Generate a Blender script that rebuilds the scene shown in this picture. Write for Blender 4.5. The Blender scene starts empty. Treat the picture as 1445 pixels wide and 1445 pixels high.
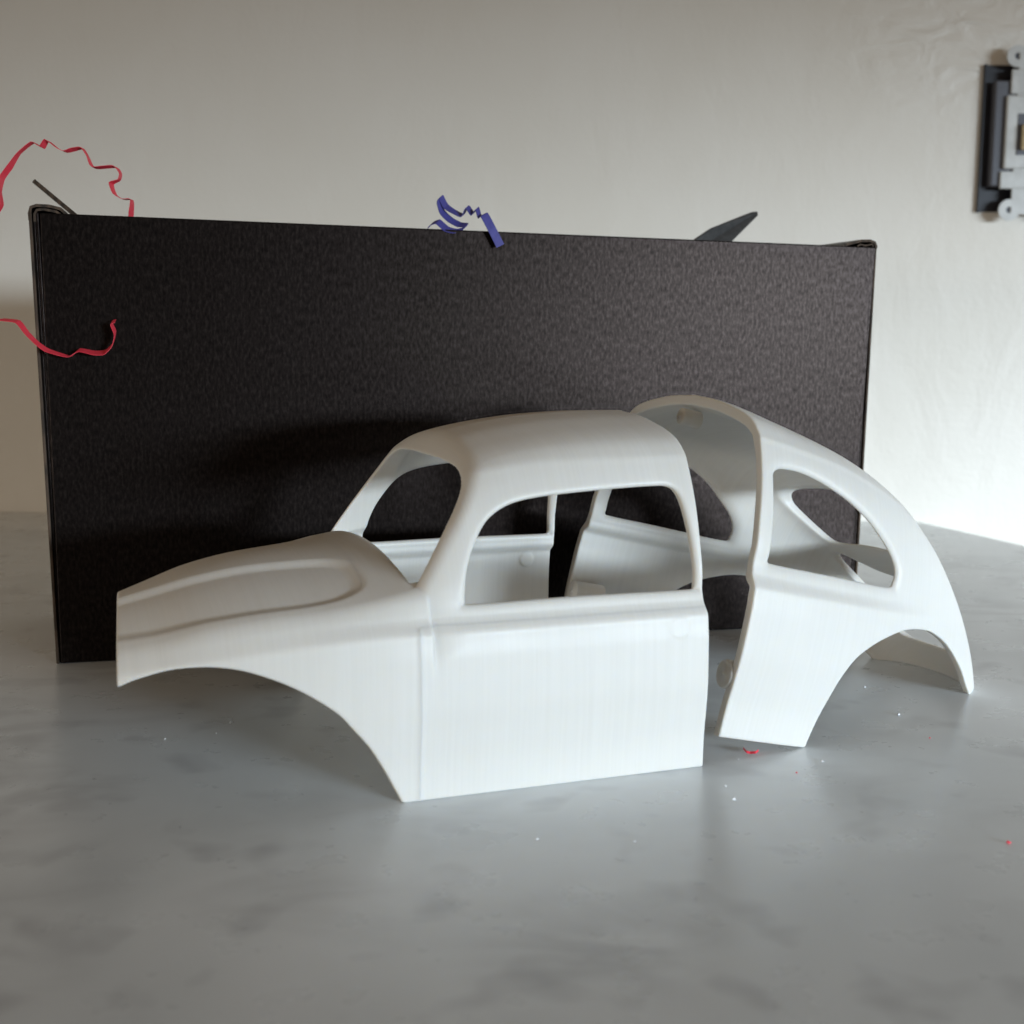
import bpy, math, random
import numpy as np
from mathutils import Vector, Matrix
random.seed(7); rng = np.random.default_rng(7)
CM = 0.01
scene = bpy.context.scene
R = math.radians

# ------------------------------------------------------------------ camera
FPX, CPX, HC, CAMH, ROLL = 1850.0, 722.5, 470.0, 13.0, R(-0.5)
PIT = math.atan((CPX - HC) / FPX)
_fw = np.array([0, math.cos(PIT), -math.sin(PIT)]); _dn = np.array([0, -math.sin(PIT), -math.cos(PIT)]); _rt = np.array([1.0, 0, 0])
_r2 = math.cos(ROLL) * _rt + math.sin(ROLL) * _dn
_d2 = -math.sin(ROLL) * _rt + math.cos(ROLL) * _dn
camd = bpy.data.cameras.new('camera'); cam = bpy.data.objects.new('camera', camd); scene.collection.objects.link(cam)
m = Matrix.Identity(4)
for i in range(3):
    m[i][0] = _r2[i]; m[i][1] = -_d2[i]; m[i][2] = -_fw[i]
m[2][3] = CAMH * CM
cam.matrix_world = m
camd.sensor_width = 36; camd.sensor_height = 36; camd.lens = 36 * FPX / 1445
camd.clip_start = 0.01; camd.clip_end = 60
camd.dof.use_dof = True; camd.dof.focus_distance = 0.455; camd.dof.aperture_fstop = camd.lens / 2.6
scene.camera = cam

# ------------------------------------------------------------------ world + lamps
world = bpy.data.worlds.new('World'); scene.world = world; world.use_nodes = True
bg = world.node_tree.nodes['Background']; bg.inputs[0].default_value = (1.0, 0.76, 0.52, 1); bg.inputs[1].default_value = 0.13

def area(name, loc, target, w, h, power, col, spread=180):
    l = bpy.data.lights.new(name, 'AREA'); l.shape = 'RECTANGLE'; l.size = w * CM; l.size_y = h * CM
    l.energy = power; l.color = col; l.spread = R(spread)
    o = bpy.data.objects.new(name, l); scene.collection.objects.link(o)
    o.location = Vector(loc) * CM
    o.rotation_euler = (Vector(target) - Vector(loc)).to_track_quat('-Z', 'Y').to_euler()
    return o
area('window_light', (225, -108, 27), (58, 106, -100), 190, 18, 40.0, (0.73, 0.875, 1.0), 59)
area('left_fill_light', (-200, -110, 16), (5, 60, -91), 120, 16, 3.2, (1.0, 0.95, 0.86), 56)  # fill lamp added at the left to lift the shell interiors and lower wall

scene.view_settings.view_transform = 'Standard'; scene.view_settings.look = 'None'
scene.view_settings.exposure = 0.22; scene.view_settings.gamma = 1.0
scene.view_settings.use_curve_mapping = False

# ------------------------------------------------------------------ helpers
def hit_plane(px, py, n, d0):
    r = _fw + (px - CPX) / FPX * _r2 + (py - CPX) / FPX * _d2
    o = np.array([0, 0, CAMH]); n = np.asarray(n, float)
    return o + (d0 - n @ o) / (n @ r) * r
def ground(px, py): return hit_plane(px, py, (0, 0, 1), 0)

def link(name, me, mat=None, parent=None, loc=(0, 0, 0)):
    o = bpy.data.objects.new(name, me); scene.collection.objects.link(o)
    if mat and not me.materials: me.materials.append(mat)
    if parent: o.parent = parent
    o.location = Vector(loc) * CM
    return o
def tag(o, label=None, cat=None, group=None, kind=None):
    for k, v in (('label', label), ('category', cat), ('group', group), ('kind', kind)):
        if v: o[k] = v
    return o
def empty(name, loc=(0, 0, 0)):
    o = bpy.data.objects.new(name, None); scene.collection.objects.link(o); o.location = Vector(loc) * CM
    o.empty_display_size = 0.01
    return o
def pymesh(name, verts, faces, smooth=False):
    me = bpy.data.meshes.new(name); me.from_pydata([tuple(np.asarray(v) * CM) for v in verts], [], faces); me.update()
    if smooth: me.shade_smooth()
    return me
def slab(name, quad, t, nrm, bevel=0.03):
    """thick sheet: quad of 3D points (cm, any count), extruded by t along nrm, edges slightly rounded"""
    import bmesh
    bm = bmesh.new(); n = np.asarray(nrm, float); n = n / np.linalg.norm(n)
    a = [bm.verts.new(np.asarray(p, float) * CM) for p in quad]
    b = [bm.verts.new((np.asarray(p, float) + n * t) * CM) for p in quad]
    k = len(quad)
    bm.faces.new(a); bm.faces.new(b[::-1])
    for i in range(k): bm.faces.new((a[i], b[i], b[(i + 1) % k], a[(i + 1) % k]))
    bmesh.ops.recalc_face_normals(bm, faces=bm.faces)
    if bevel: bmesh.ops.bevel(bm, geom=list(bm.edges), offset=bevel * CM, segments=2, affect='EDGES', profile=0.5)
    me = bpy.data.meshes.new(name); bm.to_mesh(me); bm.free()
    return me

class Mat:
    def __init__(s, name):
        s.m = bpy.data.materials.new(name); s.m.use_nodes = True; s.t = s.m.node_tree
        s.b = s.t.nodes['Principled BSDF']; s.tc = s.t.nodes.new('ShaderNodeTexCoord')
    def n(s, ty, **kw):
        nd = s.t.nodes.new(ty)
        for k, v in kw.items():
            if k in nd.inputs: nd.inputs[k].default_value = v
            else: setattr(nd, k, v)
        return nd
    def l(s, a, b): s.t.links.new(a, b)
    def mapping(s, scale, src='Object', loc=(0, 0, 0), rot=(0, 0, 0)):
        mp = s.n('ShaderNodeMapping'); mp.inputs['Scale'].default_value = scale; mp.inputs['Location'].default_value = loc
        mp.inputs['Rotation'].default_value = rot
        s.l(s.tc.outputs[src], mp.inputs[0]); return mp.outputs[0]
    def noise(s, vec, scale, detail=4, rough=0.55, dist=0):
        nd = s.n('ShaderNodeTexNoise'); nd.inputs['Scale'].default_value = scale; nd.inputs['Detail'].default_value = detail
        nd.inputs['Roughness'].default_value = rough; nd.inputs['Distortion'].default_value = dist
        s.l(vec, nd.inputs['Vector']); return nd.outputs['Fac']
    def ramp(s, fac, stops):
        r = s.n('ShaderNodeValToRGB'); e = r.color_ramp.elements
        while len(e) < len(stops): e.new(0.5)
        for k, (p, c) in enumerate(stops):
            e[k].position = p; e[k].color = (*c, 1) if len(c) == 3 else c
        s.l(fac, r.inputs[0]); return r.outputs[0]
    def mix(s, fac, a, b, mode='MIX'):
        mx = s.n('ShaderNodeMix', data_type='RGBA', blend_type=mode)
        for sock, v in ((mx.inputs[0], fac), (mx.inputs[6], a), (mx.inputs[7], b)):
            if hasattr(v, 'is_linked'): s.l(v, sock)
            elif isinstance(v, (int, float)): sock.default_value = v
            else: sock.default_value = (*v, 1)
        return mx.outputs[2]
    def math(s, op, a, b=0.0):
        nd = s.n('ShaderNodeMath', operation=op)
        for sock, v in ((nd.inputs[0], a), (nd.inputs[1], b)):
            if hasattr(v, 'is_linked'): s.l(v, sock)
            else: sock.default_value = v
        return nd.outputs[0]
    def bump(s, h, strength, dist, prev=None):
        nd = s.n('ShaderNodeBump'); nd.inputs['Strength'].default_value = strength; nd.inputs['Distance'].default_value = dist
        s.l(h, nd.inputs['Height'])
        if prev: s.l(prev, nd.inputs['Normal'])
        return nd.outputs[0]
    def set(s, **kw):
        for k, v in kw.items():
            sock = s.b.inputs[k.replace('_', ' ')]
            if hasattr(v, 'is_linked'): s.l(v, sock)
            elif isinstance(v, tuple) and len(v) == 3 and sock.type == 'RGBA': sock.default_value = (*v, 1)
            else: sock.default_value = v
        return s

# ------------------------------------------------------------------ materials
def mat_print():
    M = Mat('printed_plastic')
    v1 = M.mapping((2600, 30, 30)); n1 = M.noise(v1, 1.0, 2)          # layer streaks across x
    v2 = M.mapping((900, 16, 16)); n2 = M.noise(v2, 1.0, 3)
    v3 = M.mapping((60, 60, 60)); n3 = M.noise(v3, 1.0, 3)
    col = M.ramp(n2, [(0.3, (0.755, 0.732, 0.685)), (0.7, (0.785, 0.763, 0.718))])
    h = M.math('ADD', M.math('MULTIPLY', n1, 0.5), M.math('MULTIPLY', n2, 0.7))
    b = M.bump(h, 0.42, 0.00010)
    rg = M.math('ADD', M.math('MULTIPLY', n3, 0.16), 0.36)
    M.set(Base_Color=col, Roughness=rg, Normal=b, Subsurface_Weight=0.75, Subsurface_Scale=0.0014, Specular_IOR_Level=0.42)
    M.b.inputs['Subsurface Radius'].default_value = (1.0, 0.88, 0.70)
    M.b.inputs['Subsurface Anisotropy'].default_value = 0.3
    return M.m
def mat_marble():
    M = Mat('grey_marble')
    v = M.mapping((1, 1, 1))
    big = M.noise(M.mapping((7, 7, 7)), 1.0, 4, 0.5, 0.5)
    mid = M.noise(M.mapping((17, 32, 24), rot=(0, 0, 0.6)), 1.0, 3, 0.5, 0.7)
    spot = M.noise(M.mapping((44, 44, 40), loc=(3.1, 1.7, 0)), 1.0, 2, 0.45, 0.2)
    base = M.ramp(big, [(0.30, (0.62, 0.66, 0.685)), (0.5, (0.73, 0.77, 0.79)), (0.70, (0.80, 0.83, 0.85))])
    # soft veins: thin bands where a distorted noise crosses its mean
    ve = M.math('ABSOLUTE', M.math('SUBTRACT', mid, 0.5))
    vm = M.ramp(ve, [(0.0, (1, 1, 1)), (0.12, (0, 0, 0))])
    keep = M.ramp(M.noise(M.mapping((9, 9, 9), loc=(7, 2, 0)), 1.0, 2), [(0.48, (0, 0, 0)), (0.68, (1, 1, 1))])
    vf = M.math('MULTIPLY', M.math('MULTIPLY', vm, keep), 0.42)
    c1 = M.mix(vf, base, (0.32, 0.325, 0.34))
    sp = M.ramp(spot, [(0.58, (0, 0, 0)), (0.76, (1, 1, 1))])
    c2 = M.mix(M.math('MULTIPLY', sp, 0.42), c1, (0.30, 0.305, 0.33))
    # fine dust and pits
    d = M.noise(M.mapping((1500, 1500, 1500)), 1.0, 2)
    c3 = M.mix(M.ramp(d, [(0.74, (0, 0, 0)), (0.82, (0.12, 0.12, 0.12))]), c2, (0.7, 0.7, 0.7))
    rg = M.math('ADD', M.math('MULTIPLY', M.noise(M.mapping((60, 60, 60)), 1.0, 4), 0.14), 0.22)
    b = M.bump(M.noise(M.mapping((300, 300, 300)), 1.0, 3), 0.05, 0.0002)
    M.set(Base_Color=c3, Roughness=rg, Normal=b, Specular_IOR_Level=0.5)
    return M.m
def mat_wall():
    M = Mat('painted_plaster')
    lo = M.noise(M.mapping((6, 6, 6)), 1.0, 3)
    col = M.ramp(lo, [(0.3, (0.83, 0.765, 0.67)), (0.7, (0.87, 0.81, 0.725))])
    fine = M.noise(M.mapping((260, 260, 260)), 1.0, 4, 0.6)
    wave = M.noise(M.mapping((26, 10, 14), rot=(0, 0.35, 0)), 1.0, 4, 0.55, 0.8)
    strk = M.noise(M.mapping((9, 9, 90), rot=(0, -0.10, 0)), 1.0, 3, 0.5)
    vo = M.n('ShaderNodeTexVoronoi'); vo.inputs['Scale'].default_value = 22; vo.inputs['Randomness'].default_value = 1
    wv = M.mapping((1, 1, 0.55)); M.l(wv, vo.inputs['Vector'])
    pimple = M.ramp(vo.outputs['Distance'], [(0.0, (1, 1, 1)), (0.11, (0, 0, 0))])
    sel = M.ramp(vo.outputs['Color'], [(0.80, (0, 0, 0)), (0.82, (1, 1, 1))])
    pm = M.math('MULTIPLY', pimple, sel)
    # rough patch of scraped filler round the switch box
    sx = M.n('ShaderNodeSeparateXYZ'); M.l(M.tc.outputs['Object'], sx.inputs[0])
    dx = M.math('MULTIPLY', M.math('SUBTRACT', sx.outputs[0], 0.34), 6.5); dz = M.math('MULTIPLY', M.math('SUBTRACT', sx.outputs[2], 0.335), 14.0)
    dd = M.math('SQRT', M.math('ADD', M.math('MULTIPLY', dx, dx), M.math('MULTIPLY', dz, dz)))
    pf = M.ramp(dd, [(0.3, (1, 1, 1)), (1.0, (0, 0, 0))])
    rough = M.noise(M.mapping((34, 34, 60)), 1.0, 3, 0.45, 0.8)
    b = M.bump(fine, 0.30, 0.0006)
    b = M.bump(wave, 0.26, 0.0030, b)
    b = M.bump(strk, 0.12, 0.0020, b)
    b = M.bump(pm, 1.0, 0.003, b)
    b = M.bump(M.math('MULTIPLY', rough, pf), 0.75, 0.006, b)
    M.set(Base_Color=col, Roughness=0.46, Normal=b, Specular_IOR_Level=0.4)
    return M.m
def mat_card():
    M = Mat('black_cardboard')
    fib = M.noise(M.mapping((900, 900, 380)), 1.0, 4, 0.65)
    blot = M.noise(M.mapping((60, 60, 40)), 1.0, 4)
    col = M.ramp(fib, [(0.3, (0.0020, 0.0017, 0.0016)), (0.52, (0.0048, 0.0037, 0.0033)), (0.80, (0.017, 0.014, 0.0125))])
    col = M.mix(M.math('MULTIPLY', blot, 0.35), col, (0.012, 0.011, 0.011))
    b = M.bump(fib, 0.22, 0.00016)
    spv = M.ramp(fib, [(0.35, (0.07, 0.07, 0.07)), (0.65, (0.22, 0.22, 0.22))])
    M.set(Base_Color=col, Roughness=0.35, Normal=b, Specular_IOR_Level=spv, Specular_Tint=(1.0, 0.76, 0.68))
    return M.m
def mat_edge():
    M = Mat('cardboard_cut_edge')
    n = M.noise(M.mapping((500, 500, 90)), 1.0, 3)
    col = M.ramp(n, [(0.35, (0.035, 0.025, 0.018)), (0.7, (0.13, 0.085, 0.055))])
    M.set(Base_Color=col, Roughness=0.85); return M.m
def mat_flat(name, c, rough=0.5, c2=None, scale=300, bump=0.1, metal=0, trans=0):
    M = Mat(name); n = M.noise(M.mapping((scale,) * 3), 1.0, 3)
    col = M.ramp(n, [(0.3, c), (0.7, c2 or tuple(min(1, x * 1.15) for x in c))])
    M.set(Base_Color=col, Roughness=rough, Normal=M.bump(n, bump, 0.0003), Metallic=metal)
    if trans: M.set(Subsurface_Weight=trans, Subsurface_Scale=0.001)
    return M.m
PLA = mat_print(); MARBLE = mat_marble(); WALL = mat_wall(); CARD = mat_card(); EDGE = mat_edge()
RED = mat_flat('red_paper', (0.86, 0.04, 0.075), 0.5, (0.92, 0.07, 0.10))
BLUE = mat_flat('blue_paper', (0.060, 0.058, 0.26), 0.55, (0.085, 0.08, 0.33))
YOKE = mat_flat('switch_plastic', (0.56, 0.55, 0.52), 0.4, (0.70, 0.69, 0.66), 110, 0.25); STEEL = mat_flat('zinc_steel', (0.62, 0.62, 0.62), 0.38, metal=1.0)
BLACKP = mat_flat('black_box_plastic', (0.012, 0.012, 0.018), 0.45); GREYP = mat_flat('grey_switch_body', (0.10, 0.10, 0.115), 0.5)
TOGGLE = mat_flat('almond_toggle', (0.70, 0.56, 0.34), 0.4); CRUMB = mat_flat('white_crumb', (0.82, 0.82, 0.84), 0.5)

# ------------------------------------------------------------------ setting: marble table, wall
WY = lambda x: 92.51 - 0.0151 * x
tb = [(-190, -60, 0), (78.7, -60, 0), (28.95, WY(28.95) - 0.05, 0), (-190, WY(-190) - 0.05, 0)]
tbl = link('marble_tabletop', slab('marble_tabletop', tb, 3.0, (0, 0, -1), 0.15), MARBLE); tag(tbl, kind='structure')
wl = link('wall', slab('wall', [(-190, WY(-190), -60), (150, WY(150), -60), (150, WY(150), 150), (-190, WY(-190), 150)], 6, (0, 1, 0), 0), WALL)
tag(wl, kind='structure')

# ------------------------------------------------------------------ implicit modelling of the printed car body
def smax(a, b, k):
    h = np.clip(0.5 + 0.5 * (a - b) / k, 0, 1); return b * (1 - h) + a * h + k * h * (1 - h)
def smin(a, b, k): return -smax(-a, -b, k)
def sstep(x): x = np.clip(x, 0, 1); return x * x * (3 - 2 * x)
def spline(xs, ys):
    xs = np.asarray(xs, float); ys = np.asarray(ys, float)
    d = np.diff(ys) / np.diff(xs); mt = np.empty_like(ys); mt[0] = d[0]; mt[-1] = d[-1]
    for i in range(1, len(xs) - 1):
        mt[i] = 0 if d[i - 1] * d[i] <= 0 else 2 * d[i - 1] * d[i] / (d[i - 1] + d[i]) if True else 0
    def f(x):
        x = np.asarray(x, float); i = np.clip(np.searchsorted(xs, x) - 1, 0, len(xs) - 2)
        h = xs[i + 1] - xs[i]; t = (x - xs[i]) / h; tc = np.clip(t, 0, 1)
        y = (2 * tc**3 - 3 * tc**2 + 1) * ys[i] + (tc**3 - 2 * tc**2 + tc) * h * mt[i] + (-2 * tc**3 + 3 * tc**2) * ys[i + 1] + (tc**3 - tc**2) * h * mt[i + 1]
        return y + np.where(t > 1, (t - 1) * h * mt[i + 1], 0) + np.where(t < 0, t * h * mt[i], 0)
    return f
def smooth_poly(pts, sub=6, corners=()):
    """closed Catmull-Rom through pts; indices in corners stay sharp"""
    P = np.asarray(pts, float); n = len(P); out = []
    for i in range(n):
        p0, p1, p2, p3 = P[i - 1], P[i], P[(i + 1) % n], P[(i + 2) % n]
        if i in corners: p0 = p1 - (p2 - p1)
        if (i + 1) % n in corners: p3 = p2 + (p2 - p1)
        for k in range(sub):
            t = k / sub
            out.append(0.5 * (2 * p1 + (p2 - p0) * t + (2 * p0 - 5 * p1 + 4 * p2 - p3) * t * t + (3 * p1 - p0 - 3 * p2 + p3) * t**3))
    return np.array(out)
def poly_sdf(A, B, poly):
    d = np.full(A.shape, 1e9); ins = np.zeros(A.shape, bool); n = len(poly)
    for i in range(n):
        x0, y0 = poly[i]; x1, y1 = poly[(i + 1) % n]; ex, ey = x1 - x0, y1 - y0; L = ex * ex + ey * ey
        if L < 1e-12: continue
        t = np.clip(((A - x0) * ex + (B - y0) * ey) / L, 0, 1)
        d = np.minimum(d, (A - x0 - t * ex) ** 2 + (B - y0 - t * ey) ** 2)
        c = (y0 > B) != (y1 > B)
        if ey != 0: ins ^= c & (A < ex * (B - y0) / ey + x0)
    d = np.sqrt(d); return np.where(ins, -d, d)
def surface_nets(F, org, h):
    nx, ny, nz = F.shape; S = F < 0
    idx = np.zeros((nx - 1, ny - 1, nz - 1), np.int8)
    for dx in (0, 1):
        for dy in (0, 1):
            for dz in (0, 1): idx += S[dx:nx - 1 + dx, dy:ny - 1 + dy, dz:nz - 1 + dz]
    act = (idx > 0) & (idx < 8); I = np.argwhere(act)
    vid = np.full(act.shape, -1, np.int64); vid[act] = np.arange(len(I))
    acc = np.zeros((len(I), 3)); cnt = np.zeros(len(I))
    cor = [(0, 0, 0), (1, 0, 0), (0, 1, 0), (1, 1, 0), (0, 0, 1), (1, 0, 1), (0, 1, 1), (1, 1, 1)]
    for a, b in [(0, 1), (2, 3), (4, 5), (6, 7), (0, 2), (1, 3), (4, 6), (5, 7), (0, 4), (1, 5), (2, 6), (3, 7)]:
        ca, cb = np.array(cor[a]), np.array(cor[b])
        fa = F[tuple((I + ca).T)]; fb = F[tuple((I + cb).T)]; c = (fa < 0) != (fb < 0)
        t = np.where(c, fa / np.where(c, fa - fb, 1), 0)
        acc += np.where(c[:, None], ca + t[:, None] * (cb - ca), 0); cnt += c
    V = I + acc / cnt[:, None]
    quads = []
    for ax in range(3):
        a1, a2 = (ax + 1) % 3, (ax + 2) % 3
        sl = [slice(None)] * 3; sl2 = [slice(None)] * 3; sl[ax] = slice(0, -1); sl2[ax] = slice(1, None)
        c = S[tuple(sl)] != S[tuple(sl2)]; E = np.argwhere(c)
        ok = (E[:, a1] > 0) & (E[:, a2] > 0) & (E[:, a1] < F.shape[a1] - 1) & (E[:, a2] < F.shape[a2] - 1); E = E[ok]
        ins = S[tuple(E.T)]
        def g(d1, d2):
            q = E.copy(); q[:, a1] -= d1; q[:, a2] -= d2; return vid[tuple(q.T)]
        q = np.stack([g(1, 1), g(0, 1), g(0, 0), g(1, 0)], 1)
        q[~ins] = q[~ins][:, ::-1]; quads.append(q)
    Q = np.concatenate(quads)
    Gx, Gy, Gz = np.gradient(F)
    def samp(A, P):
        i = np.clip(np.floor(P).astype(int), 0, np.array(F.shape) - 2); f = P - i; r = 0
        for dx in (0, 1):
            for dy in (0, 1):
                for dz in (0, 1):
                    w = (f[:, 0] if dx else 1 - f[:, 0]) * (f[:, 1] if dy else 1 - f[:, 1]) * (f[:, 2] if dz else 1 - f[:, 2])
                    r = r + w * A[i[:, 0] + dx, i[:, 1] + dy, i[:, 2] + dz]
        return r
    for it in range(3):
        v = samp(F, V); G = np.stack([samp(Gx, V), samp(Gy, V), samp(Gz, V)], 1)
        st = -v / np.maximum((G ** 2).sum(1), 1e-3 * h * h); V = V + np.clip(st[:, None] * G, -0.5, 0.5) * 0.7
    G = np.stack([samp(Gx, V), samp(Gy, V), samp(Gz, V)], 1); N = G / np.maximum(np.linalg.norm(G, axis=1, keepdims=True), 1e-9)
    return V * h + org, Q, N
def np_mesh(name, V, Q, N=None):
    me = bpy.data.meshes.new(name); me.vertices.add(len(V)); me.vertices.foreach_set('co', (V * CM).astype(np.float32).ravel())
    me.loops.add(Q.size); me.loops.foreach_set('vertex_index', Q.astype(np.int32).ravel())
    me.polygons.add(len(Q)); me.polygons.foreach_set('loop_start', np.arange(0, Q.size, 4, dtype=np.int32))
    me.update(calc_edges=True); me.shade_smooth()
    if N is not None: me.normals_split_custom_set_from_vertices(N.astype(np.float32))
    return me
def split_parts(parent, V, Q, N, key, names, mat):
    C = V[Q].mean(1); k = key(C, N[Q].mean(1)); out = []
    for i, nm in enumerate(names):
        q = Q[k == i]
        if not len(q): continue
        u, inv = np.unique(q, return_inverse=True)
        out.append(link(nm, np_mesh(nm, V[u], inv.reshape(q.shape), N[u]), mat, parent))
    return out

HW = 6.35            # half width from centre plane to the near sill reference
T = 0.36             # print wall thickness
VOX = 0.05
_base = spline([0, .94, 1.86, 2.75, 4.02, 4.6, 5.0, 5.5, 5.9, 6.84, 7.84, 8.74, 9.6, 10.8], [6.30, 6.33, 6.43, 6.49, 6.46, 6.38, 6.28, 6.14, 6.08, 5.86, 5.56, 5.17, 4.75, 4.0])
def side_profile(z, kink):
    return _base(z) - kink * sstep((z - 4.70) / 0.46) * (1 - 0.45 * sstep((z - 5.3) / 0.9)) + 0.02 * np.exp(-((z - 4.72) / 0.18) ** 2)
_drop = spline([0, 1.4, 2.82, 3.61, 4.28, 4.76, 5.15, 5.8, 7.0], [0, .08, .29, .47, .72, .98, 1.32, 2.3, 5.0])

LID = [(-9, 1.95), (-7.7, 2.95), (-6.4, 3.72), (-5.2, 4.26), (-4.0, 4.62), (-2.9, 4.82), (-1.9, 4.85), (-1.3, 4.6), (-1.08, 4.15), (-1.05, 3.4), (-1.2, 2.6), (-1.8, 2.0), (-3.2, 1.6), (-5.3, 1.25), (-7.0, .75), (-9, .1)]
HOODP = [(-9, 1.95), (-7.7, 2.95), (-6.4, 3.72), (-5.2, 4.26), (-4.0, 4.62), (-2.9, 4.82), (-1.9, 4.85), (-1.3, 4.6), (-1.08, 4.15), (-1.0, 3.0), (-1.0, -2), (-9, -2)]
def front_field():
    u = np.arange(-8.10, 9.20, VOX); s = np.arange(-0.05, 6.80, VOX); z = np.arange(-0.15, 10.75, VOX)
    U, S_, Zz = np.meshgrid(u, s, z, indexing='ij')
    U = U.astype(np.float32); S_ = S_.astype(np.float32); Zz = Zz.astype(np.float32)
    U2, Z2 = np.meshgrid(u, z, indexing='ij')
    # --- side
    dzk = spline([-8.2, -6.75, -5.5, -4, -2, 0, 9.3], [1.05, .82, .57, .30, .08, 0, 0])(U2)
    tp = spline([-8.2, -7, -6, -4, -2, 0, 9.3], [.60, .715, .80, .912, .975, 1.0, 1.0])(U2)
    kink = 0.19 * (0.45 + 0.55 * sstep((U2 + 4.5) / 4.5))
    W2 = side_profile(Z2 + dzk, kink) * tp
    W2 -= 0.38 * (1 - sstep((U2 - 0.5) / 7.0)) * np.clip((Z2 - 5.6) / 3.4, 0, 1.4) * (U2 > -1)
    W2 += 0.035 * np.exp(-((U2 - 0.03) / 0.05) ** 2) * sstep((4.95 - Z2) / 0.12)
    W2 += 0.012 * sstep((0.36 - np.hypot((U2 - 8.02), (Z2 - 4.40))) / 0.10)         # faint disc over the socket
    slope = np.gradient(W2, VOX, axis=1)
    fs = (S_ - W2[:, None, :].astype(np.float32)) / np.sqrt(1 + np.minimum(slope, 1.5)[:, None, :] ** 2).astype(np.float32)
    # --- hood body
    crown = spline([-8.2, -7.7, -6.8, -5.3, -3.9, -2.3, -1.3, -.4, .4], [4.90, 5.08, 5.38, 5.86, 6.13, 6.29, 6.39, 6.48, 6.56])(u)
    cu = spline([-8.2, -7, -5.4, -3.9, -2, 0.3], [.074, .057, .041, .035, .030, .0215])(u)
    top = crown[:, None] - cu[:, None] * s[None, :] ** 2
    # sunken lid on the hood (plan outline)
    lid = smooth_poly(LID, 6, (0, 15))
    U3, S3 = np.meshgrid(u, s, indexing='ij'); ld = poly_sdf(U3, S3, lid)
    top = top - 0.115 * sstep((0.22 - ld) / 0.56)
    sl2 = np.hypot(np.gradient(top, VOX, axis=0), np.gradient(top, VOX, axis=1))
    ft = (Zz - top[:, :, None].astype(np.float32)) / np.sqrt(1 + sl2[:, :, None] ** 2).astype(np.float32)
    hood = smax(smax(fs, ft, 0.55), U - 0.42, 0.05)
    # --- cabin: roof + windscreen face + sides
    zr = spline([0, 1.2, 1.65, 2.1, 2.6, 3.56, 4.5, 5.5, 6.5, 7.6, 9.3], [7.6, 8.95, 9.42, 9.68, 9.86, 10.08, 10.23, 10.35, 10.42, 10.46, 10.46])(u)
    rt = zr[:, None] - _drop(s)[None, :]
    sl3 = np.minimum(np.hypot(np.gradient(rt, VOX, axis=0), np.gradient(rt, VOX, axis=1)), 2.2)
    fr = (Zz - rt[:, :, None].astype(np.float32)) / np.sqrt(1 + sl3[:, :, None] ** 2).astype(np.float32)
    uw = spline([0, 5.9, 6.76, 7.47, 8.27, 8.85, 9.6, 11], [-2.75, .14, .72, 1.23, 1.80, 2.15, 2.6, 3.4])(z)
    bow = 0.30 * (1 - np.clip(s / 5.0, 0, 1.1) ** 2)
    fw = (uw[None, None, :] - bow[None, :, None] - U) * 0.88
    cab = smax(smax(fs, fr, 0.45), fw.astype(np.float32), 0.30)
    # rain gutter: a soft ridge where side meets roof
    zg = spline([0, 1.9, 4.5, 9.3], [8.6, 8.92, 9.28, 9.36])(u)
    cab = cab - (0.022 * np.exp(-((Zz - zg[:, None, None]) / 0.14) ** 2) * (S_ > 3.2) * sstep((U - 1.7) / 0.8)).astype(np.float32)
    out = smin(hood, cab, 0.02)
    inn = out + T * (1 + 1.1 * sstep((Zz - 5.7) / 0.5) * sstep((3.0 - U) / 1.2) * sstep((U + 0.3) / 0.4))
    F = np.maximum(out, -inn)
    # --- openings
    dw = smooth_poly([(1.50, 5.50), (1.55, 6.1), (1.72, 6.65), (1.97, 7.14), (2.32, 7.62), (2.75, 7.93), (3.3, 8.14), (4.1, 8.27), (5.2, 8.36), (6.4, 8.43), (7.6, 8.47), (8.15, 8.44), (8.42, 8.22), (8.56, 7.7), (8.68, 6.8), (8.73, 5.75), (8.70, 5.46), (8.5, 5.42), (5, 5.45), (1.7, 5.42)], 5)
    hd = poly_sdf(U2, Z2, dw)[:, None, :].astype(np.float32)
    hole = np.maximum(-hd, 3.0 - S_); 
    F = smax(F, np.where(S_ > 2.6, -hd, -9), 0.22)
    S4, Z4 = np.meshgrid(s, z, indexing='ij')
    wh = [(5.0, 5.3), (5.28, 5.6), (5.24, 6.05), (5.06, 6.7), (4.80, 7.4), (4.50, 8.05), (4.08, 8.60), (3.25, 8.97), (1.7, 9.11)]
    ws = smooth_poly([(-a, b) for a, b in wh] + [(0, 9.13)] + wh[::-1], 5, (0, 18))
    wd = poly_sdf(S4, Z4, ws)[None, :, :].astype(np.float32)
    hs = (6.545 - 0.0213 * s ** 2)[None, :, None]                                    # the hood's own rear edge bounds the opening below
    wd = np.maximum(wd, (hs - 0.02 - Zz) + 3.0 * np.clip(0.02 - U, 0, None))
    F = smax(F, np.where((U < 3.4), -wd, -9).astype(np.float32), 0.10)
    F = np.where((U > 0.13) & (U < 2.4) & (S_ < 5.0) & (Zz < hs + .02) & (Zz > 4.5), np.maximum(F, (U - 0.13)), F)   # hood skin ends at the scuttle
    ar = [(-7.82, 3.38), (-7.28, 3.65), (-6.6, 3.9), (-6.0, 4.02), (-5.4, 4.05), (-4.78, 3.98), (-4.16, 3.80), (-3.52, 3.53), (-2.92, 3.19), (-2.26, 2.71), (-1.88, 2.27), (-1.4, 1.68), (-1.0, 1.02), (-.73, .5), (-.48, 0.0), (-.3, -.6)]
    ar = [(-9.5, 2.4)] + ar + [(-.3, -3), (-9.5, -3)]
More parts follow.
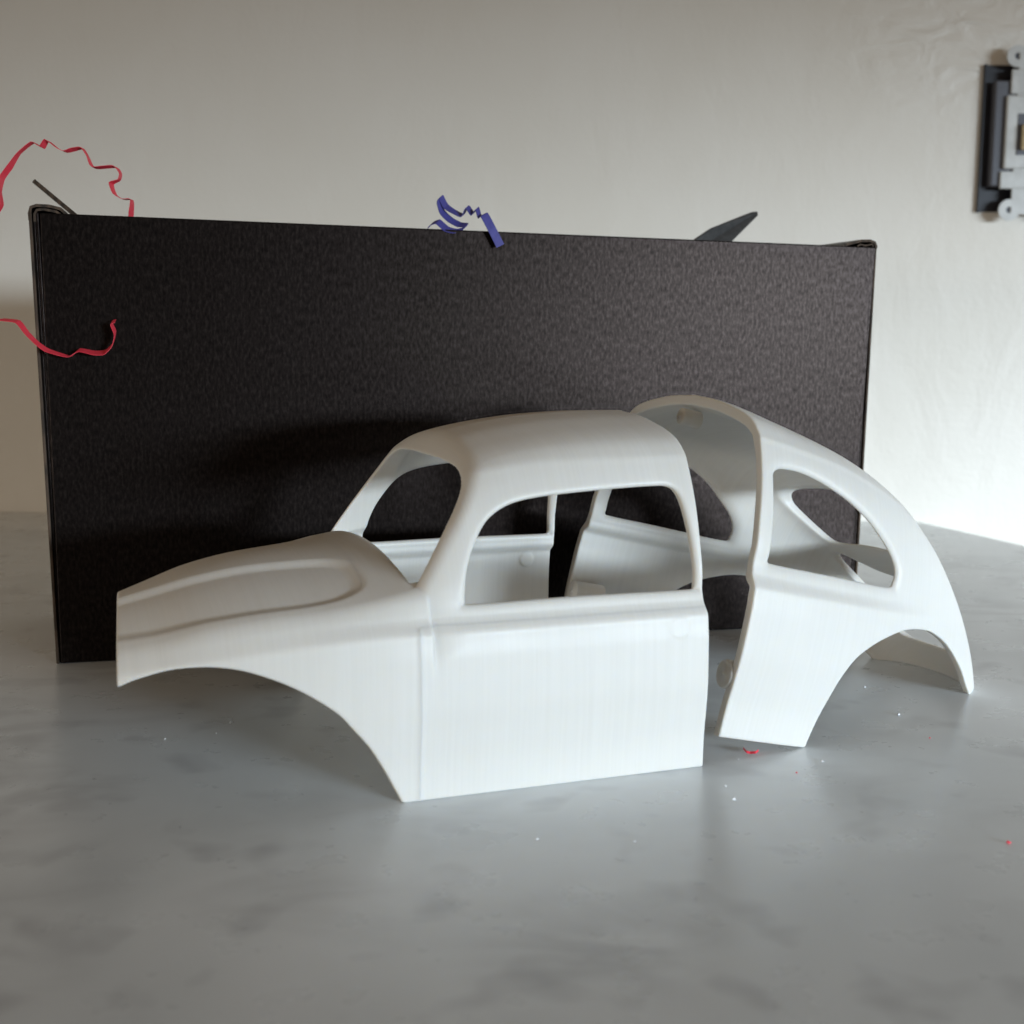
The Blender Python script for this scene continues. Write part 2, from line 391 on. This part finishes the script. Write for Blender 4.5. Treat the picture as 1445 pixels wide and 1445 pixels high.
    ad = poly_sdf(U2, Z2, smooth_poly(ar, 4, (0, len(ar) - 3, len(ar) - 2, len(ar) - 1)))[:, None, :].astype(np.float32)
    F = smax(F, -ad, 0.06)
    F = smax(F, np.maximum(-Zz, U - 8.99), 0.05)
    # socket bosses on the inside of the doors
    bo = np.hypot(U - 8.0, Zz - 4.40) - 0.26
    bo = np.maximum(bo, np.maximum(5.99 - S_, S_ - 6.2)); F = smin(F, bo.astype(np.float32), 0.10)
    return F, u, s, z

def rear_field():
    u = np.arange(-0.15, 14.35, VOX); s = np.arange(-0.05, 6.80, VOX); z = np.arange(-0.15, 10.75, VOX)
    U, S_, Zz = [a.astype(np.float32) for a in np.meshgrid(u, s, z, indexing='ij')]
    U2, Z2 = np.meshgrid(u, z, indexing='ij')
    tp = spline([-.2, 2, 3.4, 5, 6, 7, 8, 9.5, 11, 12, 12.8, 13.4, 13.9, 14.4], [1, .99, .97, .93, .89, .842, .785, .685, .580, .506, .446, .385, .28, .02])(U2)
    kink = 0.20 * (1 - 0.7 * sstep((U2 - 4) / 5)); 
    W2 = side_profile(Z2, kink) * tp - 0.0
    slu = np.clip(np.gradient(W2, VOX, axis=0), -5, 0); slz = np.clip(np.gradient(W2, VOX, axis=1), -1.5, 1.5)
    fs = (S_ - W2[:, None, :].astype(np.float32)) / np.sqrt(1 + slu ** 2 + slz ** 2)[:, None, :].astype(np.float32)
    zc = spline([-.2, 0, 2, 4, 5, 6, 7, 8, 9, 10, 11, 12, 13, 13.6, 14.4], [10.46, 10.46, 10.23, 9.90, 9.66, 9.34, 8.94, 8.41, 7.76, 6.99, 6.10, 5.05, 3.75, 2.85, 1.4])(u)
    tpu = np.interp(u, U2[:, 0], tp[:, 0]); tpu = np.maximum(tpu, .3)
    rt = zc[:, None] - _drop(np.clip(s[None, :] / (tpu[:, None] ** 0.85), 0, 8))
    slp = np.minimum(np.hypot(np.gradient(rt, VOX, axis=0), np.gradient(rt, VOX, axis=1)), 5.0)
    fr = (Zz - rt[:, :, None].astype(np.float32)) / np.sqrt(1 + slp[:, :, None] ** 2).astype(np.float32)
    out = smax(fs, fr, 0.5)
    zg = spline([-.2, 3, 6, 9, 14], [9.36, 9.1, 8.35, 6.8, 4])(u)
    out = out - (0.035 * np.exp(-((Zz - zg[:, None, None]) / 0.11) ** 2) * (S_ > 3.2) * (1 - sstep((U - 5) / 2))).astype(np.float32)
    F = np.maximum(out, -(out + T))
    qw = smooth_poly([(.62, 8.02), (.66, 8.30), (1.0, 8.40), (1.7, 8.40), (2.6, 8.22), (3.6, 7.88), (4.45, 7.45), (5.1, 6.98), (5.62, 6.54), (5.92, 6.10), (5.92, 5.72), (5.6, 5.58), (3, 5.60), (.9, 5.60), (.72, 5.66), (.70, 5.95), (.68, 7)], 5)
    hd = poly_sdf(U2, Z2, qw)[:, None, :].astype(np.float32)
    F = smax(F, np.where(S_ > 2.6, -hd, -9), 0.48)
    S4, Z4 = np.meshgrid(s, z, indexing='ij')
    def rp(half):
        return smooth_poly([(-a, b) for a, b in half] + [(a, b) for a, b in half[::-1]], 5)
    rw = rp([(1.3, 6.62), (2.5, 6.50), (3.1, 6.50), (3.42, 6.80), (3.72, 7.3), (3.80, 7.68), (3.5, 8.02), (2.8, 8.24), (1.3, 8.4)][::1])
    wd = poly_sdf(S4, Z4, rw)[None].astype(np.float32)
    F = smax(F, np.where(U > 5.5, -wd, -9), 0.10)
    el = rp([(0.9, 3.42), (1.6, 3.55), (2.1, 4.0), (2.5, 4.8), (3.05, 5.6), (3.2, 5.98), (2.9, 6.05), (2.2, 5.86), (1.1, 5.68)])
    ed = poly_sdf(S4, Z4, el)[None].astype(np.float32)
    F = smax(F, np.where(U > 6.5, -ed, -9), 0.08)
    ar = [(3.36, -.6), (3.40, 0), (3.55, .69), (3.8, 1.6), (4.1, 2.43), (4.55, 3.1), (5.2, 3.6), (5.9, 3.95), (6.75, 4.24), (7.85, 4.32), (8.7, 4.20), (9.8, 3.84), (11.15, 3.1), (12.0, 2.45), (12.5, 2.08), (13.0, 1.2), (13, -3), (3.36, -3)]
    ad = poly_sdf(U2, Z2, smooth_poly(ar, 4, (0, len(ar) - 3, len(ar) - 2, len(ar) - 1)))[:, None, :].astype(np.float32)
    F = smax(F, -ad, 0.08)
    gl = (0.005 + (U - 3.42) * math.tan(PH2) - Zz) * math.cos(PH2)
    F = smax(F, np.maximum(np.maximum(-Zz, -U), np.where(U > 8, gl, -9)), 0.05)
    return F, u, s, z
PH2 = R(13.18)
def mirror(F):  # s axis starts at -0.05, so samples -VOX,0,VOX..: mirror about index 1
    return np.concatenate([F[:, :1:-1, :], F[:, 1:, :]], axis=1)

# ---- front half of the car
YAW1 = R(20.8); O1 = ground(592, 1132)
def pose(o, yaw, pitch, org):
    c, s_, cp, sp = math.cos(yaw), math.sin(yaw), math.cos(pitch), math.sin(pitch)
    ax = [(c * cp, s_ * cp, -sp), (-s_, c, 0)]; u_, v_ = Vector(ax[0]), Vector(ax[1]); w_ = u_.cross(v_)
    m = Matrix.Identity(4)
    for i in range(3): m[i][0] = u_[i]; m[i][1] = v_[i]; m[i][2] = w_[i]
    p = Vector(org) + HW * v_
    for i in range(3): m[i][3] = p[i] * CM
    o.matrix_world = m
F, u, s, z = front_field(); F = mirror(F)
_yy = (-s[-1] + VOX * np.arange(F.shape[1]))[None, :, None]      # slightly skewed cut across the nose
F = smax(F, (-7.50 + 0.085 * _yy - u[:, None, None]).astype(np.float32), 0.05)
V, Q, N = surface_nets(F, np.array([u[0], -s[-1], z[0]]), VOX)     # local y = -s (near side negative)
front = empty('car_shell'); pose(front, YAW1, 0, O1)
tag(front, 'white printed plastic front half of a beetle-shaped car body with hood and door', 'car body')
lid_poly = smooth_poly(HOODP, 6, (0, 10, 11))
def key_front(C, Nn):
    k = np.zeros(len(C), int)
    k[(C[:, 0] > 0.03) & (C[:, 2] < 4.95) & (C[:, 1] < -4)] = 1
    k[(C[:, 0] > 0.03) & (C[:, 2] < 4.95) & (C[:, 1] > 4)] = 2
    hd = poly_sdf(C[:, 0], np.abs(C[:, 1]), lid_poly)
    k[(hd < 0) & (C[:, 0] < -0.9) & (C[:, 2] > 3.3)] = 3
    return k
fp = split_parts(front, V, Q, N, key_front, ['body_shell', 'door', 'door', 'hood'], PLA)
# ---- rear half
P2 = [21.9588, 13.1788, 6.429, 38.898, 0.758]
F, u, s, z = rear_field(); F = mirror(F)
V, Q, N = surface_nets(F, np.array([u[0], -s[-1], z[0]]), VOX)
rear = empty('car_shell'); pose(rear, R(P2[0]), R(P2[1]), P2[2:])
tag(rear, 'white plastic rear half of a car body, tilted up, open cut end showing', 'car body')
def key_rear(C, Nn):
    return np.zeros(len(C), int)
split_parts(rear, V, Q, N, key_rear, ['body_shell'], PLA)
def peg(name, parent, c, r, u0, u1, flat=None, nub=True):
    """round alignment peg along the car's length, domed end with a small nub"""
    verts, faces = [], []; n = 24; rings = [(u0 + .06, r - .06), (u0 + .02, r - .02), (u0 + .06, r), (u1, r)]
    rings = [(u0, 0.03), (u0, r - .07), (u0 + .02, r - .02), (u0 + .07, r), (u1, r * 1.02)]
    if nub: rings = [(u0 - .05, .01), (u0 - .04, .05), (u0, .07)] + rings[1:]
    for (uu, rr) in rings:
        for k in range(n):
            a = 2 * math.pi * k / n; verts.append((uu, c[0] + rr * math.cos(a), c[1] + rr * math.sin(a)))
    for i in range(len(rings) - 1):
        for k in range(n): faces.append((i * n + k, i * n + (k + 1) % n, (i + 1) * n + (k + 1) % n, (i + 1) * n + k))
    faces.append(tuple(range(n))); faces.append(tuple(reversed(range((len(rings) - 1) * n, len(rings) * n))))
    return link(name, pymesh(name, verts, faces, True), PLA, parent)
peg('alignment_peg', rear, (0.55, 9.66), 0.30, -0.01, 0.75)
peg('alignment_peg', rear, (-5.84, 1.90), 0.46, -0.06, 1.2)
peg('alignment_peg', rear, (5.70, 2.35), 0.42, -0.06, 1.2)

# ------------------------------------------------------------------ black cardboard box
YB = math.atan2(58.595 - 50.064, 15.58 + 17.73)
bu = np.array([math.cos(YB), math.sin(YB), 0]); bv = np.array([-math.sin(YB), math.cos(YB), 0]); B0 = np.array([-17.73, 50.064, 0.0])
def bx(px, py, d=0.0):      # pixel -> box plane at depth d behind its front
    p = hit_plane(px, py, bv, bv @ B0 + d) - B0; return np.array([p @ bu, d, p[2]])
def bw(a): a = np.asarray(a, float); return a
box = empty('cardboard_box', B0); box.rotation_euler = (0, 0, YB)
tag(box, 'large black cardboard box standing open behind the car body halves', 'box')
DEP = 9.5
TL, TR = bx(56, 300), bx(1236.4, 348.8); BL, BR = bx(86, 936), bx(1196, 882); BL[2] = BR[2] = 0.02
OTL, OTR = bx(39.5, 297), bx(1238.5, 347); OBL, OBR = bx(79.5, 937), bx(1207, 880); OBL[2] = OBR[2] = 0.0
XN = np.array([1.0, 0, 0]); YN = np.array([0, 1.0, 0]); ZN = np.array([0, 0, 1.0])
link('front_panel', slab('front_panel', [BL, BR, TR, TL], 0.3, YN, 0.05), CARD, box)
def side(a_t, a_b, sgn, off, t, y0, name, mat):
    q = [a_b + YN * y0 + XN * off, a_t + YN * y0 + XN * off, a_t + YN * (DEP - y0) + XN * off, a_b + YN * (DEP - y0) + XN * off]
    link(name, slab(name, q, t, XN * sgn, 0.03), mat, box)
side(OTL, OBL, 1, 0.0, 0.11, 0.02, 'side_panel', EDGE); side(OTL - ZN * .1, OBL, 1, 0.13, 0.10, 0.12, 'side_panel', CARD)
side(OTL - ZN * .05, OBL, 1, 0.25, 0.10, 0.05, 'side_panel', CARD)
side(OTR, OBR, -1, 0.0, 0.10, 0.05, 'side_panel', EDGE); side(OTR - ZN * .1, OBR, -1, -0.12, 0.09, 0.14, 'side_panel', CARD)
side(OTR - ZN * .05, OBR, -1, -0.23, 0.09, 0.08, 'side_panel', CARD)
bk = [OBL + YN * DEP, OBR + YN * DEP, OTR + YN * DEP, OTL + YN * DEP]
link('back_panel', slab('back_panel', bk, 0.3, YN, 0.05), CARD, box)
link('bottom_panel', slab('bottom_panel', [OBL + XN * .4 + YN * .3 + ZN * .03, OBR - XN * .4 + YN * .3 + ZN * .03, OBR - XN * .4 + YN * (DEP - .02) + ZN * .03, OBL + XN * .4 + YN * (DEP - .02) + ZN * .03], 0.3, ZN, 0.04), CARD, box)
def curl(name, prof, y0, y1, mat, t=0.11):
    """folded-over sheet: 2D profile (x,z) polyline with thickness, running back along y"""
    P = np.asarray(prof, float); d = np.gradient(P, axis=0); nn = np.stack([-d[:, 1], d[:, 0]], 1); nn /= np.linalg.norm(nn, axis=1, keepdims=True)
    A, B = P + nn * t / 2, P - nn * t / 2; k = len(P); verts = []; faces = []
    for y in (y0, y1):
        verts += [(a[0], y, a[1]) for a in A] + [(b[0], y, b[1]) for b in B]
    m_ = 2 * k
    for i in range(k - 1):
        faces += [(i, i + 1, m_ + i + 1, m_ + i), (k + i + 1, k + i, m_ + k + i, m_ + k + i + 1), (i, k + i, k + i + 1, i + 1), (m_ + i + 1, m_ + k + i + 1, m_ + k + i, m_ + i)]
    faces += [(0, m_, m_ + k, k), (k - 1, 2 * k - 1, m_ + 2 * k - 1, m_ + k - 1)]
    me = pymesh(name, verts, faces); me.materials.append(CARD); me.materials.append(EDGE)
    for i, f in enumerate(me.polygons): f.material_index = 1 if (i % 4 == 2 and i < 4 * (k - 1)) else 0
    return link(name, me, None, box)
x0, zt = OTL[0], OTL[2]
curl('rolled_flap', [(x0 + .05, zt - .35), (x0 + .04, zt - .1), (x0 + .10, zt + .13), (x0 + .3, zt + .2), (x0 + .75, zt + .19), (x0 + 1.15, zt + .10), (x0 + 1.35, zt - .08), (x0 + 1.7, zt - .5)], .02, DEP, CARD)
curl('rolled_flap', [(x0 + .22, zt - .4), (x0 + .22, zt - .12), (x0 + .30, zt + .03), (x0 + .55, zt + .07), (x0 + 1.0, zt - .01), (x0 + 1.15, zt - .12)], .05, DEP, CARD, .09)
x0, zt = OTR[0], OTR[2]
curl('rolled_flap', [(x0 - 2.0, zt - .25), (x0 - 1.5, zt + .03), (x0 - .8, zt + .20), (x0 - .35, zt + .22), (x0 - .12, zt + .14), (x0 - .05, zt - .02), (x0 - .06, zt - .12)], .02, DEP, CARD)
curl('rolled_flap', [(x0 - 1.0, zt - .3), (x0 - .92, zt - .02), (x0 - .8, zt + .05), (x0 - .55, zt + .0), (x0 - .2, zt + .08), (x0 - .16, zt - .3)], .06, DEP, CARD, .06)
# inner flaps that stick up above the front panel
a, b = bx(45, 257, 3.2), bx(104, 306, 2.2); _c = hit_plane(70, 278, bv, bv @ B0 + 3) - np.array([0, 0, CAMH]); dirv = np.array([_c @ bu, _c @ bv, _c[2]]) / np.linalg.norm(_c) * 3.2
fl = slab('inner_flap', [a, a + dirv, b + dirv + (b - a) * .5, b + (b - a) * .5], .17, (0.64, 0.0, 0.77), .03)
link('inner_flap', fl, EDGE, box)
a = [bx(975, 342, 6.0), bx(1004, 322.5, 6.0), bx(1030, 312, 6.2), bx(1062, 299.5, 6.5), bx(1069.5, 298.5, 6.5), bx(1070, 304, 6.4), bx(1051, 323, 6.2), bx(1028, 346, 6.0), bx(1000, 370, 6.0), bx(970, 360, 6.0)]
fl = slab('inner_flap', a, .22, YN + ZN * .1, .04); link('inner_flap', fl, mat_flat('grey_cardboard', (0.035, 0.033, 0.032), 0.7, (0.06, 0.056, 0.052)), box)

# ------------------------------------------------------------------ crinkled paper strips
def ribbon(name, pts, width, wdir, mat, t=0.02, wid=None):
    """pts: world cm points; wdir: width direction per point or single"""
    P = np.asarray(pts, float); n = len(P); sub = 4; C = []; D = []
    wd = np.asarray(wdir, float); wd = np.tile(wd, (n, 1)) if wd.ndim == 1 else wd
    for i in range(n - 1):
        p0, p1, p2, p3 = P[max(i - 1, 0)], P[i], P[i + 1], P[min(i + 2, n - 1)]
        for k in range(sub):
            q = k / sub; tn = .55
            m1, m2 = (p2 - p0) * tn * .55, (p3 - p1) * tn * .55
            C.append((2 * q**3 - 3 * q**2 + 1) * p1 + (q**3 - 2 * q**2 + q) * m1 + (-2 * q**3 + 3 * q**2) * p2 + (q**3 - q**2) * m2)
            D.append(wd[i] * (1 - q) + wd[i + 1] * q)
    C.append(P[-1]); D.append(wd[-1]); C = np.array(C); D = np.array(D)
    D /= np.linalg.norm(D, axis=1, keepdims=True); tg = np.gradient(C, axis=0); nr = np.cross(tg, D); nr /= np.maximum(np.linalg.norm(nr, axis=1, keepdims=True), 1e-6)
    k = len(C); W = width / 2 if wid is None else np.interp(np.linspace(0, n - 1, k), range(n), wid)[:, None] / 2
    rows = [C - D * W + nr * t / 2, C + D * W + nr * t / 2, C + D * W - nr * t / 2, C - D * W - nr * t / 2]
    verts = np.concatenate(rows); faces = []
    for j in range(4):
        for i in range(k - 1): faces.append((j * k + i, j * k + i + 1, ((j + 1) % 4) * k + i + 1, ((j + 1) % 4) * k + i))
    faces += [(0, k, 2 * k, 3 * k), (4 * k - 1, 3 * k - 1, 2 * k - 1, k - 1)]
    o = P[0]
    me = pymesh(name, verts - o, faces); ob = link(name, me, mat, None, o); return ob
def bpt(px, py, d):
    return hit_plane(px, py, bv, bv @ B0 + d)
up = [(184, 318, 2.5), (185, 302, 2.5), (186, 282, 2.5), (173, 281, 2.3), (162, 274, 2.2), (157, 259, 2.2), (168, 254, 2.3), (170, 245, 2.3), (162, 235, 2.2), (132, 236.5, 2.0), (124, 221, 1.8), (116, 209, 1.8), (103, 211, 1.8), (92, 214, 1.7), (81, 209, 1.6), (66, 198, 1.5), (59, 208, 1.5), (46, 201, 1.3), (27, 216, 1.2), (13.5, 236, 1), (3, 251, .8), (0, 270, .6), (2, 288, .4), (-6, 300, .2), (-25, 330, -.3), (-42, 375, -.4), (-36, 425, -.5), (-12, 449, -.5), (3, 451, -.45), (25, 454, -.45), (38, 470, -.45), (52, 484, -.4), (66, 494, -.4), (86, 500.5, -.4), (99, 503, -.4), (112, 494, -.4), (133, 498, -.45), (148, 497, -.5), (159, 486, -.5), (162.5, 470, -.5), (157, 456, -.5), (163, 453, -.4)]
wdirs = []
for i, (x_, y_, d_) in enumerate(up):
    f = math.sin(i * 1.7) * .35
    if i < 28: wdirs.append(_d2 * (-.05 + f * .3) + _fw * 1.0 + _r2 * (.12 + f * .5))
    else: wdirs.append(_d2 * (-.32 + f * .3 if i < 35 else -.5) + _fw * 1.0 + _r2 * (.15 if i < 35 else -.15))
rs = ribbon('paper_strip', [bpt(*q) for q in up], 0.30, np.array(wdirs), RED, wid=[.36] * 30 + [.38, .38, .36, .32, .32, .36, .46, .55, .55, .5, .42, .38])
tag(rs, 'long crinkled red paper strip looping out over the left end of the black box', 'paper strip')
bl = [(706, 347, -.25), (694, 323, -.25), (683, 303, -.1), (677, 306, .1), (673, 294, .3), (667, 302, .4), (659, 292, .5), (653, 304, .6), (641, 299, .7), (629, 291, .8), (622, 278, .8), (619.5, 284, .7), (624, 299, .7), (635, 310, .7), (648, 317, .6), (658, 318, .4), (654, 323, .2), (642, 326, .1), (630, 323, .1), (618, 313, .1), (609, 316, .2), (606, 320, .3)]
bdir = [_r2 * .55 - _d2 * .35 + _fw * .35 if i < 3 else (_r2 * .30 - _d2 * .45 + _fw * .7 if i < 9 else _r2 * .35 - _d2 * .5 + _fw * .6) for i in range(len(bl))]
bs = ribbon('paper_strip', [bpt(*q) for q in bl], 0.40, np.array(bdir), BLUE)
tag(bs, 'crumpled dark blue paper strip lying over the top edge of the black box', 'paper strip')

# ------------------------------------------------------------------ bare light switch in the wall at the right
sw = empty('light_switch'); 
def wpt(px, py, d=0.0):
    n = np.array([0.0151, 1, 0]); n = n / np.linalg.norm(n)
    return hit_plane(px, py, n, n @ np.array([0, 92.51, 0]) - d)
tag(sw, 'bare light switch with metal strap in an open black box on the wall', 'light switch')
so = wpt(1445, 195); sw.location = Vector(so) * CM
def sl(name, x0, x1, z0, z1, y0, y1, mat, parent, bev=.06):
    """block in switch coordinates: x right, z up, y out of the wall (towards the room)"""
    q = [(x0, -y0, z0), (x1, -y0, z0), (x1, -y0, z1), (x0, -y0, z1)]
    return link(name, slab(name, q, y1 - y0, (0, -1, 0), bev), mat, parent)
gb = sl('gang_box', -2.9, 3.6, -4.95, 4.75, 0.02, 0.12, BLACKP, sw, .03)
for a in ((-3.02, -2.85, -5.0, 4.8), (3.55, 3.72, -5.0, 4.8)): sl('box_rim', *a, 0.02, .30, BLACKP, gb, .03)
sl('switch_body', -2.45, 2.4, -3.3, 3.6, .12, 1.0, GREYP, sw, .1)
st = sl('metal_strap', -1.05, 1.75, -5.2, 5.5, 1.0, 1.16, STEEL if False else YOKE, sw, .05)
for zz, s_ in ((5.15, 1), (-4.9, -1)):
    for xx in (-1.15, 1.85):
        n = 20; verts = []; faces = []
        for y in (-1.0, -1.17):
            for r_ in (.72, .22):
                verts += [(xx + r_ * math.cos(2 * math.pi * k / n), y, zz + r_ * math.sin(2 * math.pi * k / n)) for k in range(n)]
        for k in range(n):
            k1 = (k + 1) % n
            faces += [(2 * n + k, 2 * n + k1, 3 * n + k1, 3 * n + k), (k, n + k, n + k1, k1), (k, k1, 2 * n + k1, 2 * n + k), (n + k, 3 * n + k, 3 * n + k1, n + k1)]
        link('plaster_ear', pymesh('plaster_ear', verts, faces), YOKE, st)
        sl('screw_hole', xx - .26, xx + .26, zz - .26, zz + .26, .95, 1.02, GREYP, st, .02)
fr_ = sl('switch_frame', -1.75, 2.45, -2.2, 2.6, 1.0, 1.35, YOKE, sw, .12)
sl('strap_tab', -1.9, 2.5, -3.5, -2.35, 1.0, 1.22, YOKE, st, .08); sl('strap_tab', -1.5, 2.3, 2.7, 4.3, 1.0, 1.22, YOKE, st, .08)
sl('toggle_slot', -1.0, 1.3, -1.3, 1.4, 1.352, 1.40, GREYP, sw, .02)
sl('toggle', -.75, 1.05, -1.0, .7, 1.36, 1.9, TOGGLE, sw, .15)
for zz in (3.5, -3.0):
    for xx in (.05, .6):
        sl('strap_hole', xx, xx + .28, zz, zz + .28, 1.221, 1.24, BLACKP, st, .01)

# ------------------------------------------------------------------ crumbs of plastic and paper on the marble
def crumb(px, py, r, mat, label, cat, group=None, flat=1.0):
    p = ground(px, py); n1, n2 = 5, 7; verts = []; faces = []
    for i in range(n1 + 1):
        for k in range(n2):
            a = math.pi * i / n1; b = 2 * math.pi * k / n2; q = r * random.uniform(.6, 1.25)
            verts.append((q * math.sin(a) * math.cos(b) * 1.3, q * math.sin(a) * math.sin(b), max(0, r * .55 * flat + q * math.cos(a) * .7 * flat)))
    for i in range(n1):
        for k in range(n2): faces.append((i * n2 + k, i * n2 + (k + 1) % n2, (i + 1) * n2 + (k + 1) % n2, (i + 1) * n2 + k))
    o = link('plastic_crumb' if mat is CRUMB else 'paper_scrap', pymesh('crumb', verts, faces), mat, None, (p[0], p[1], 0.004))
    o.rotation_euler = (0, 0, random.uniform(0, 6)); tag(o, label, cat, group)
for x_, y_, r_, where in ((1036, 1129, .075, 'in front of the gap between the two car halves, the largest there'), (1268, 1009, .07, 'inside the rear wheel arch, nearest its open side'),
        (1160, 1075, .055, 'just right of the rear half sill corner'), (757, 1185, .055, 'below the middle of the door'), (895, 1188, .045, 'below the rear end of the door'),
        (1042, 1072, .03, 'beside the red scrap under the rear half'), (1220, 970, .055, 'under the top of the rear wheel arch'), (1218, 1017, .028, 'on the near side of the rear wheel arch'),
        (325, 1020, .035, 'under the front wheel arch, rightmost of three'), (305, 1035, .035, 'under the front wheel arch, middle of three'), (233, 1043, .03, 'under the front wheel arch, leftmost of three'),
        (1024, 1110, .045, 'just behind the largest one before the gap')):
    crumb(x_, y_, r_ * .75, CRUMB, 'tiny white crumb ' + where, 'crumb', 'white crumbs scattered on the marble')
for q in ((1423, 1190, .05, 'tiny red paper speck on the marble near the right edge'), (1124, 1091, .03, 'tiny red speck below the rear half of the car body'), (1312, 1042, .028, 'tiny red speck right of the rear wheel arch')):
    crumb(q[0], q[1], q[2], RED, q[3], 'paper scrap')
g = [ground(*q) for q in ((1049, 1059), (1053, 1065), (1058, 1065), (1066, 1066), (1070, 1062))]
sc = ribbon('paper_scrap', [p + np.array([0, 0, .07 + .03 * (i % 2)]) for i, p in enumerate(g)], .09, (0.1, .8, .5), RED, .015)
tag(sc, 'small shredded red paper scrap on the marble between the two car halves', 'paper scrap')
